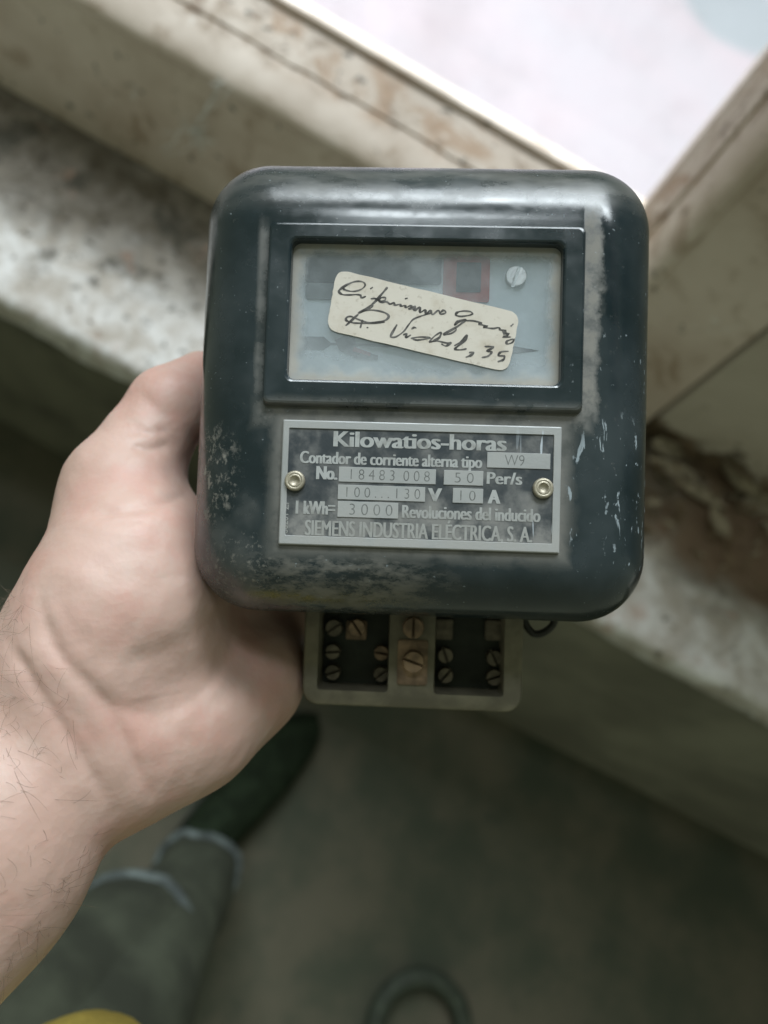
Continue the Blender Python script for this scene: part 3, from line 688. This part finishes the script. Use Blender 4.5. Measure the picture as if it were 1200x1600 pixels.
for s in strokes:
    q = catmull([label_xy(*p) for p in s], 5); n = len(q); b = len(V)
    for i, p in enumerate(q):
        t = q[min(i + 1, n - 1)] - q[max(i - 1, 0)]; t = t / (np.linalg.norm(t) + 1e-9)
        w = 0.00024 * (0.75 + 0.5 * abs(math.sin(i * 0.37 + len(s)))) * (0.55 if i in (0, n - 1) else 1) * (1.25 if t[1] < -0.4 else 0.85)
        nx, ny = -t[1] * w, t[0] * w
        V += [(p[0] + nx, p[1] + ny, -0.00071), (p[0] - nx, p[1] - ny, -0.00071)]
    for i in range(n - 1): Fc.append((b + 2 * i, b + 2 * i + 1, b + 2 * i + 3, b + 2 * i + 2))
mesh_obj('handwriting', V, Fc, M_INK, lab)

# base plate behind the cover and terminal block below it
bm = bmesh.new(); add_box(bm, -0.0600, 0.0600, -0.0560, 0.0670, -0.0710, -0.0622, 0.002)
bm_obj('base_plate', bm, M_BASE, meter)
def holed_plate(name, outer, holes, zback, zfront, zfloor, bev, mat, parent):
    bm = bmesh.new(); loops = []
    for ins, z in ((bev, zback), (0, zback + bev), (0, zfront - bev), (bev * 0.3, zfront - bev * 0.3), (bev, zfront)):
        loops.append([bm.verts.new((x, y, z)) for x, y in rrect(outer[0] + ins, outer[1] - ins, outer[2] + ins, outer[3] - ins, outer[4] - ins * 0.6, 8)])
    N = len(loops[0])
    for A, B in zip(loops, loops[1:]):
        for i in range(N): bm.faces.new((A[i], A[(i + 1) % N], B[(i + 1) % N], B[i]))
    bm.faces.new(loops[0]); edges = []; hl = []
    for h in holes:
        a = [bm.verts.new((x, y, zfront)) for x, y in rrect(h[0], h[1], h[2], h[3], 0.0012, 4)]
        b = [bm.verts.new((x, y, zfloor)) for x, y in rrect(h[0] + .0006, h[1] - .0006, h[2] + .0006, h[3] - .0006, 0.0010, 4)]
        for i in range(len(a)): bm.faces.new((a[i], a[(i + 1) % len(a)], b[(i + 1) % len(a)], b[i]))
        bm.faces.new(b); hl.append(a)
    for L in [loops[-1]] + hl:
        for i in range(len(L)):
            edges.append(bm.edges.get((L[i], L[(i + 1) % len(L)])) or bm.edges.new((L[i], L[(i + 1) % len(L)])))
    bmesh.ops.triangle_fill(bm, use_beauty=True, use_dissolve=False, edges=edges)
    o = bm_obj(name, bm, mat, parent); auto_smooth(o, 32); return o
term = holed_plate('terminal_block', (-0.0364, 0.0360, -0.0932, -0.0555, 0.0055), [(-0.0313, -0.0079, -0.0880, -0.0600), (0.0070, 0.0298, -0.0880, -0.0600)], -0.0700, -0.0482, -0.0592, 0.0022, M_TERM, meter)
bm = bmesh.new(); add_box(bm, -0.0306, -0.0086, -0.0873, -0.0607, -0.0591, -0.0585); bm_obj('terminal_bay', bm, M_TERMD, term)
bm = bmesh.new(); add_box(bm, 0.0077, 0.0291, -0.0873, -0.0607, -0.0591, -0.0585); bm_obj('terminal_bay', bm, M_TERMD, term)
def tz(px, py, z): return Fm(px, py, z)
for px, py, r, an, m_, z in [(520, 1018, 2.6, 5, M_BRONZE, -0.0585), (520, 1050, 2.6, 20, M_BRONZE, -0.0585), (596, 1020, 2.5, -8, M_BRASS, -0.0585), (595, 1053, 2.5, 40, M_BRONZE, -0.0585),
                          (522, 981, 2.9, 35, M_BRONZE, -0.0575), (558, 981, 2.9, -55, M_BRASS, -0.0575), (646, 981, 3.5, 90, M_BRASS, -0.0480), (646, 1034, 3.5, -18, M_BRASS, -0.0472),
                          (696, 1024, 2.6, -70, M_BRONZE, -0.0585), (696, 1055, 2.6, 50, M_BRONZE, -0.0585), (772, 1028, 2.7, -65, M_BRONZE, -0.0585), (772, 1058, 2.7, 20, M_BRONZE, -0.0585)]:
    x, y = tz(px, py, z + 0.003)
    screw('terminal_screw', x, y, z, r * mm, 0.0042, an, m_, term, 0.0009)
bm = bmesh.new(); x0, y0 = tz(620, 1068, -0.0490); x1, y1 = tz(669, 1000, -0.0490); add_box(bm, x0, x1, y0, y1, -0.0484, -0.0470, 0.0004)
bm_obj('link_plate', bm, M_BRASS, term)
x, y = tz(556, 984, -0.057); bm = bmesh.new(); add_box(bm, x - .0034, x + .0036, y - .0034, y + .003, -0.0588, -0.0572, 0.0003); bm_obj('link_plate', bm, M_BRASS, term)
x, y = tz(772, 985, -0.056); bm = bmesh.new(); add_box(bm, x - .0030, x + .0030, y - .0034, y + .0034, -0.0588, -0.0555, 0.0004); bm_obj('clamp', bm, M_BRONZE, term)
x, y = tz(694, 984, -0.056); bm = bmesh.new(); add_box(bm, x - .0030, x + .0030, y - .0034, y + .0034, -0.0588, -0.0560, 0.0004); bm_obj('clamp', bm, M_BRONZE, term)
hk = [Fm(*p, -0.056) for p in ((818, 958), (822, 976), (834, 990), (850, 988), (864, 976), (868, 960))]
V, Fc = tube([(p[0], p[1], -0.056) for p in catmull(hk, 4)], 0.0013, 8)
mesh_obj('sealing_hook', V, Fc, M_WIRE, meter, True)

# ------------------------------------------------------------------ the hand (built in camera-space metres, then moved to the world)
def cap(px0, py0, d0, r0, px1, py1, d1, r1, flat=1.0):
    return (np.array(P(px0, py0, d0)), r0 * mm, np.array(P(px1, py1, d1)), r1 * mm, flat)
def chain(pts, flat=1.0): return [cap(*a, *b, flat) for a, b in zip(pts, pts[1:])]
palm_n = np.array(Vector((-0.35, -0.2, 0.9)).normalized())
body = []
body += chain([(-330, 1640, .182, 36), (-60, 1325, .204, 33.5), (115, 1118, .224, 30), (215, 1040, .240, 27)], 0.74)   # forearm, wrist
body += chain([(140, 1150, .222, 22), (205, 1165, .226, 19.5), (300, 1128, .236, 19), (385, 1062, .252, 17), (425, 995, .270, 13)])  # heel of the hand
body += chain([(115, 1030, .216, 21), (170, 950, .222, 23), (210, 870, .231, 22), (192, 775, .240, 16.5)])     # ball of the thumb
body += chain([(240, 940, .232, 22), (290, 880, .245, 18)])
body += chain([(240, 1010, .243, 22), (350, 930, .270, 18), (430, 860, .290, 14)])                       # palm
body += chain([(250, 900, .255, 17), (400, 790, .289, 12.5)])
body += chain([(400, 790, .289, 12.5), (475, 950, .287, 12)])
thumb = chain([(185, 800, .238, 17.5), (192, 762, .240, 17), (226, 698, .246, 14.2), (265, 637, .251, 13.4), (316, 598, .263, 11.3)])
fingers = [chain([(400, 785, .289, 11), (520, 660, .290, 9.5), (600, 585, .289, 8.8), (655, 530, .287, 7.6)]),
           chain([(455, 830, .290, 11), (590, 715, .291, 9.7), (680, 640, .290, 9), (742, 580, .288, 7.8)]),
           chain([(480, 890, .290, 10.5), (620, 780, .290, 9.3), (705, 710, .289, 8.6), (766, 655, .287, 7.4)]),
           chain([(475, 955, .287, 10), (590, 870, .287, 8.4), (655, 815, .286, 7.6), (700, 775, .285, 6.6)])]
def sdf_cap(X, c):
    a, r0, b, r1, flat = c
    ab = b - a; pa = X - a.astype(np.float32)
    t = np.clip((pa @ ab.astype(np.float32)) / float(ab @ ab), 0, 1)
    v = pa - t[:, None] * ab.astype(np.float32)
    if flat != 1.0:
        k = (v @ palm_n.astype(np.float32)) * (1 / flat - 1); v = v + k[:, None] * palm_n.astype(np.float32)
        return (np.sqrt((v * v).sum(1)) - (r0 + t * (r1 - r0))) * (0.5 + 0.5 * flat)
    return np.sqrt((v * v).sum(1)) - (r0 + t * (r1 - r0))
def smin(a, b, k):
    h = np.clip(0.5 + 0.5 * (b - a) / k, 0, 1); return b * (1 - h) + a * h - k * h * (1 - h)
def build_hand():
    lo = np.array([-0.215, -0.205, -0.315]); hi = np.array([0.055, 0.085, -0.165]); st = 0.00165
    n = np.ceil((hi - lo) / st).astype(int)
    ax = [(lo[i] + st * np.arange(n[i])).astype(np.float32) for i in range(3)]
    GX, GY, GZ = np.meshgrid(*ax, indexing='ij'); X = np.stack([GX.ravel(), GY.ravel(), GZ.ravel()], 1)
    D = None
    for c in body: d = sdf_cap(X, c); D = d if D is None else smin(D, d, 0.012)
    T = None
    for c in thumb: d = sdf_cap(X, c); T = d if T is None else smin(T, d, 0.004)
    D = smin(D, T, 0.009)
    for f in fingers:
        T = None
        for c in f: d = sdf_cap(X, c); T = d if T is None else smin(T, d, 0.003)
        D = smin(D, T, 0.003)
    D = D.reshape(n)
    # surface nets
    s = D < 0
    cnt = np.zeros(np.array(D.shape) - 1, np.int32); acc = np.zeros(tuple(np.array(D.shape) - 1) + (3,), np.float32)
    def sl(o): return tuple(slice(o[i], D.shape[i] - 1 + o[i]) for i in range(3))
    import itertools
    for axis in range(3):
        oth = [i for i in range(3) if i != axis]
        for p, q in itertools.product((0, 1), (0, 1)):
            o0 = [0, 0, 0]; o0[oth[0]] = p; o0[oth[1]] = q; o1 = list(o0); o1[axis] = 1
            a, b = D[sl(o0)], D[sl(o1)]; m = (a < 0) != (b < 0)
            t = np.where(m, a / np.where(m, a - b, 1), 0)
            cnt += m
            for k in range(3):
                acc[..., k] += np.where(m, (t if k == axis else o0[k]), 0)
    act = cnt > 0; idx = -np.ones(cnt.shape, np.int64); idx[act] = np.arange(act.sum())
    g = np.argwhere(act); V = lo + st * (g + acc[act] / cnt[act][:, None])
    quads = []
    for axis in range(3):
        o1 = [0, 0, 0]; o1[axis] = 1
        a = s[tuple(slice(0, s.shape[i] - o1[i]) for i in range(3))]; b = s[tuple(slice(o1[i], s.shape[i]) for i in range(3))]
        e = np.argwhere(a != b); u, v = [(1, 2), (2, 0), (0, 1)][axis]
        ok = (e[:, u] > 0) & (e[:, v] > 0) & (e[:, u] < cnt.shape[u]) & (e[:, v] < cnt.shape[v]) & (e[:, axis] < cnt.shape[axis]); e = e[ok]
        flip = a[tuple(e.T)]
        def at(du, dv):
            q = e.copy(); q[:, u] += du; q[:, v] += dv; return idx[tuple(q.T)]
        Q = np.stack([at(-1, -1), at(0, -1), at(0, 0), at(-1, 0)], 1); Q[~flip] = Q[~flip][:, ::-1]; quads.append(Q)
    Q = np.concatenate(quads); Q = Q[(Q >= 0).all(1)]
    return V, Q
V, Q = build_hand()
me = bpy.data.meshes.new('hand'); me.from_pydata(V.tolist(), [], Q.tolist()); me.update()
tmp = bpy.data.objects.new('tmp', me); COL.objects.link(tmp)
md = tmp.modifiers.new('s', 'SMOOTH'); md.iterations = 8; md.factor = 0.5
md = tmp.modifiers.new('u', 'SUBSURF'); md.levels = 1
dg = bpy.context.evaluated_depsgraph_get(); dg.update()
hm = bpy.data.meshes.new_from_object(tmp.evaluated_get(dg)); bpy.data.objects.remove(tmp)
nv = len(hm.vertices); co = np.empty(nv * 3, np.float32); hm.vertices.foreach_get('co', co); co = co.reshape(-1, 3)
no = np.empty(nv * 3, np.float32); hm.vertices.foreach_get('normal', no); no = no.reshape(-1, 3)
pxs = 600 + co[:, 0] / -co[:, 2] * F_PX; pys = 800 - co[:, 1] / -co[:, 2] * F_PX
facing = (no * -co).sum(1) > 0
def on_skin(px, py):
    m = facing & (np.abs(pxs - px) < 14) & (np.abs(pys - py) < 14)
    if not m.any(): return None
    i = np.where(m)[0]; d = (pxs[i] - px) ** 2 + (pys[i] - py) ** 2
    c = i[d < d.min() + 40]; return co[c[np.argmin(-co[c, 2])]], no[c[np.argmin(-co[c, 2])]]
CREASES = [([(57, 915), (70, 981), (114, 1042), (150, 1080), (188, 1130), (212, 1185), (238, 1250)], 1.5, 2.0),
           ([(10, 1000), (45, 1050), (90, 1115), (135, 1185), (180, 1275)], 1.3, 1.9),
           ([(184, 1033), (262, 1025), (332, 972), (372, 950)], 1.0, 4.0),
           ([(125, 1060), (184, 1103), (245, 1114), (306, 1092), (350, 1046), (380, 990)], 1.0, 2.6),
           ([(140, 800), (180, 795), (220, 792), (262, 782), (295, 768)], 1.3, 1.9),
           ([(150, 815), (200, 812), (240, 808)], 0.4, 1.5), ([(235, 1115), (290, 1150), (330, 1160)], 0.5, 2.5), ([(290, 1130), (350, 1090), (400, 1020)], 0.7, 3.0),
           ([(70, 880), (100, 960), (150, 1020)], 0.6, 3.0), ([(205, 690), (235, 700), (270, 690)], 1.2, 1.8), ([(212, 668), (240, 676), (268, 668)], 0.6, 1.5), ([(215, 612), (240, 628), (275, 655)], 0.5, 1.8),
           ([(60, 1030), (115, 1100), (160, 1170)], 0.5, 2.0)]
disp = np.zeros(nv, np.float32)
for pts, depth, wid in CREASES:
    path = []
    for p in catmull(pts, 5):
        h = on_skin(*p)
        if h is not None: path.append(h[0])
    if len(path) < 2: continue
    path = np.array(path)
    for _ in range(6): path[1:-1] = (path[:-2] + path[1:-1] * 2 + path[2:]) / 4
    path = np.array(catmull(path, 3)); dmin = np.full(nv, 1e9, np.float32); ti = np.zeros(nv, np.float32)
    near = ((co > path.min(0) - 0.012) & (co < path.max(0) + 0.012)).all(1); ii = np.where(near)[0]
    for k, p in enumerate(path):
        d = np.linalg.norm(co[ii] - p, axis=1); b = d < dmin[ii]; dmin[ii[b]] = d[b]; ti[ii[b]] = k / (len(path) - 1)
    fade = np.clip(np.minimum(ti, 1 - ti) * 6, 0.25, 1)
    depth *= 0.6
    disp -= depth * mm * np.exp(-(dmin / (wid * mm)) ** 2) * fade * 0.9
    disp += 0.35 * depth * mm * np.exp(-((dmin - 2.6 * wid * mm) / (1.8 * wid * mm)) ** 2) * fade
# broad uneven flesh, tendons and veins
for i in np.where(facing)[0]:
    v = Vector(co[i].tolist()); disp[i] += 0.0004 * mnoise.noise(v * 60) + 0.00022 * mnoise.noise(v * 180)
co2 = co + no * disp[:, None]
hm.vertices.foreach_set('co', co2.ravel()); hm.update()
hm.materials.clear(); hm.materials.append(M_SKIN)
hm.polygons.foreach_set('use_smooth', [True] * len(hm.polygons))
person = bpy.data.objects.new('person', hm); link(person); person.matrix_world = CAM
tag(person, 'bare left forearm and hand gripping the meter from behind, thumb on its side', 'person')
# fine hairs of the forearm
rnd = random.Random(11); V = []; Fc = []
spots = [(rnd.uniform(0, 120), rnd.uniform(1030, 1260)) for _ in range(75)] + [(rnd.gauss(12, 14), rnd.uniform(900, 1000)) for _ in range(45)] + \
        [(rnd.uniform(-20, 170), 0) for _ in range(60)] + [(rnd.uniform(0, 90), rnd.uniform(1260, 1500)) for _ in range(25)]
for px, py in spots:
    if py == 0: py = 1560 - px * 1.42 - rnd.uniform(4, 40)
    h = on_skin(px, py)
    if h is None: continue
    p = Vector(h[0].tolist()); nn = Vector(h[1].tolist())
    along = (P(px - 40, py + 48, -p.z) - P(px, py, -p.z)).normalized()
    side = nn.cross(along); dr = (along * rnd.uniform(-0.4, 1) + side * rnd.uniform(-1, 1)).normalized(); L = rnd.uniform(0.003, 0.010); bend = (side * rnd.uniform(-1, 1) + along * rnd.uniform(-.5, .8)) * 1.1
    pts = [p + dr * L * t + bend * L * t * t + nn * (L * (0.55 * t - 0.35 * t * t)) for t in (0, .15, .3, .45, .6, .75, .9, 1)]
    v, f = tube(pts, [0.00003, 0.00003, 0.00003, 0.00003, 0.000025, 0.000025, 0.00002, 0.00001], 3, False); b = len(V); V += v; Fc += [tuple(b + i for i in q) for q in f]
hr = mesh_obj('arm_hair', V, Fc, M_HAIR, None); hr.parent = person; hr['kind'] = 'stuff'
# shirt front at the lower edge of the picture
def lump(name, c0, c1, r0, r1, mat, parent, folds=0.003, seed=0):
    pts = [c0.lerp(c1, k / 14) for k in range(15)]; rad = []
    for k in range(15):
        t = k / 14; rad.append((r0 + (r1 - r0) * t) * (math.sqrt(max(0.0, 1 - (1 - min(1, t * 4)) ** 2)) if t < 0.25 else 1) + 1e-4)
    v, f = tube(pts, rad, 40)
    v = [p + Vector((fbm(*p, 25), fbm(p.y, p.z, p.x + seed, 25), fbm(p.z, p.x, p.y, 25))) * folds for p in v]
    return mesh_obj(name, v, f, mat, parent, True)
sh = lump('shirt', P(125, 1588, 0.31), P(105, 2300, 0.30), 0.032, 0.10, M_SHIRT, person, 0.002); sh['label'] = 'yellow shirt front at the lower edge'
# legs and a shoe far below, in shade
Ci = CAM.inverted()
def cs(p): return Ci @ Vector(p)
def leg(a, b, r0, r1, seed):
    n = 18; pts = [Vector(a).lerp(Vector(b), k / n) for k in range(n + 1)]
    v, f = tube(pts, [r0 + (r1 - r0) * k / n for k in range(n + 1)], 28, False)
    v = [p + Vector((fbm(*p, 9), fbm(p.y, p.z, p.x + seed, 9), 0)) * 0.010 for p in v]
    o = mesh_obj('trouser_leg', [Ci @ p for p in v], f, M_TROUSER, person, True)
    t = Vector(b) - Vector(a); t.normalize(); e = t.cross(Vector((0, 0, 1)) if abs(t.z) < .9 else Vector((1, 0, 0))).normalized(); g_ = t.cross(e)
    ring = [Vector(a) + (e * math.cos(q) + g_ * math.sin(q)) * r0 for q in [2 * math.pi * k / 36 for k in range(37)]]
    ring = [p + Vector((fbm(*p, 9), fbm(p.y, p.z, p.x + seed, 9), 0)) * 0.010 for p in ring]
    v, f = tube(ring, 0.008, 7, False); mesh_obj('hem', [Ci @ p for p in v], f, M_HEM, o, True)
h1 = floor_pt(308, 1368, 0.10); leg(h1, (0.02, -0.36, 0.80), 0.062, 0.095, 1)
h2 = floor_pt(205, 1475, 0.30); leg(h2, (-0.10, -0.42, 0.85), 0.085, 0.105, 4)
def shoe(heel, toe, mat, parent):
    heel = Vector(heel); toe = Vector(toe); d = (toe - heel); L = d.length; d.normalize(); s = Vector((-d.y, d.x, 0)); V = []; Fc = []; N = 20; K = 20
    for i in range(N + 1):
        t = i / N; w = 0.036 + 0.014 * math.sin(math.pi * min(1, t * 1.05) ** 1.3); h = 0.085 - 0.045 * max(0, min(1, (t - .3) / .6))
        e = math.sqrt(max(0.0, 1 - max(0, (t - 0.82) / 0.18) ** 2)) * math.sqrt(max(0.0, 1 - max(0, (0.1 - t) / 0.1) ** 2)); e = max(e, 0.05)
        for k in range(K):
            a = 2 * math.pi * k / K; y = math.cos(a) * w * e; z = max(0.0, 0.5 + 0.5 * math.sin(a) * 1.0) * h * (0.4 + 0.6 * e)
            V.append(Ci @ (heel + d * (L * t) + s * y + Vector((0, 0, z + 0.012))))
    for i in range(N):
        for k in range(K): a = i * K + k; b = i * K + (k + 1) % K; Fc.append((a, b, b + K, a + K))
    Fc.append(tuple(range(K))); Fc.append(tuple(N * K + k for k in range(K)))
    o = mesh_obj('shoe', V, Fc, mat, parent, True)
    V = []; Fc = []; ring = []
    for i in range(N + 1):
        t = i / N; w = 0.039 + 0.014 * math.sin(math.pi * min(1, t * 1.05) ** 1.3)
        e = math.sqrt(max(0.0, 1 - max(0, (t - 0.82) / 0.18) ** 2)) * math.sqrt(max(0.0, 1 - max(0, (0.1 - t) / 0.1) ** 2)); ring.append((t, max(e, .05) * w))
    loop = [(t, w) for t, w in ring] + [(t, -w) for t, w in ring[::-1]]; n = len(loop)
    for z in (0.016, 0.0):
        for t, w in loop: V.append(Ci @ (heel + d * (L * t) + s * w + Vector((0, 0, z))))
    Fc = [tuple(range(n)), tuple(range(2 * n - 1, n - 1, -1))] + [(k, k + n, (k + 1) % n + n, (k + 1) % n) for k in range(n)]
    mesh_obj('sole', V, Fc, M_SOLE, o)
hp = floor_pt(258, 1372); tp = floor_pt(492, 1118)
shoe((hp.x, hp.y, 0.004), (tp.x, tp.y, 0.004), M_SHOE, person)
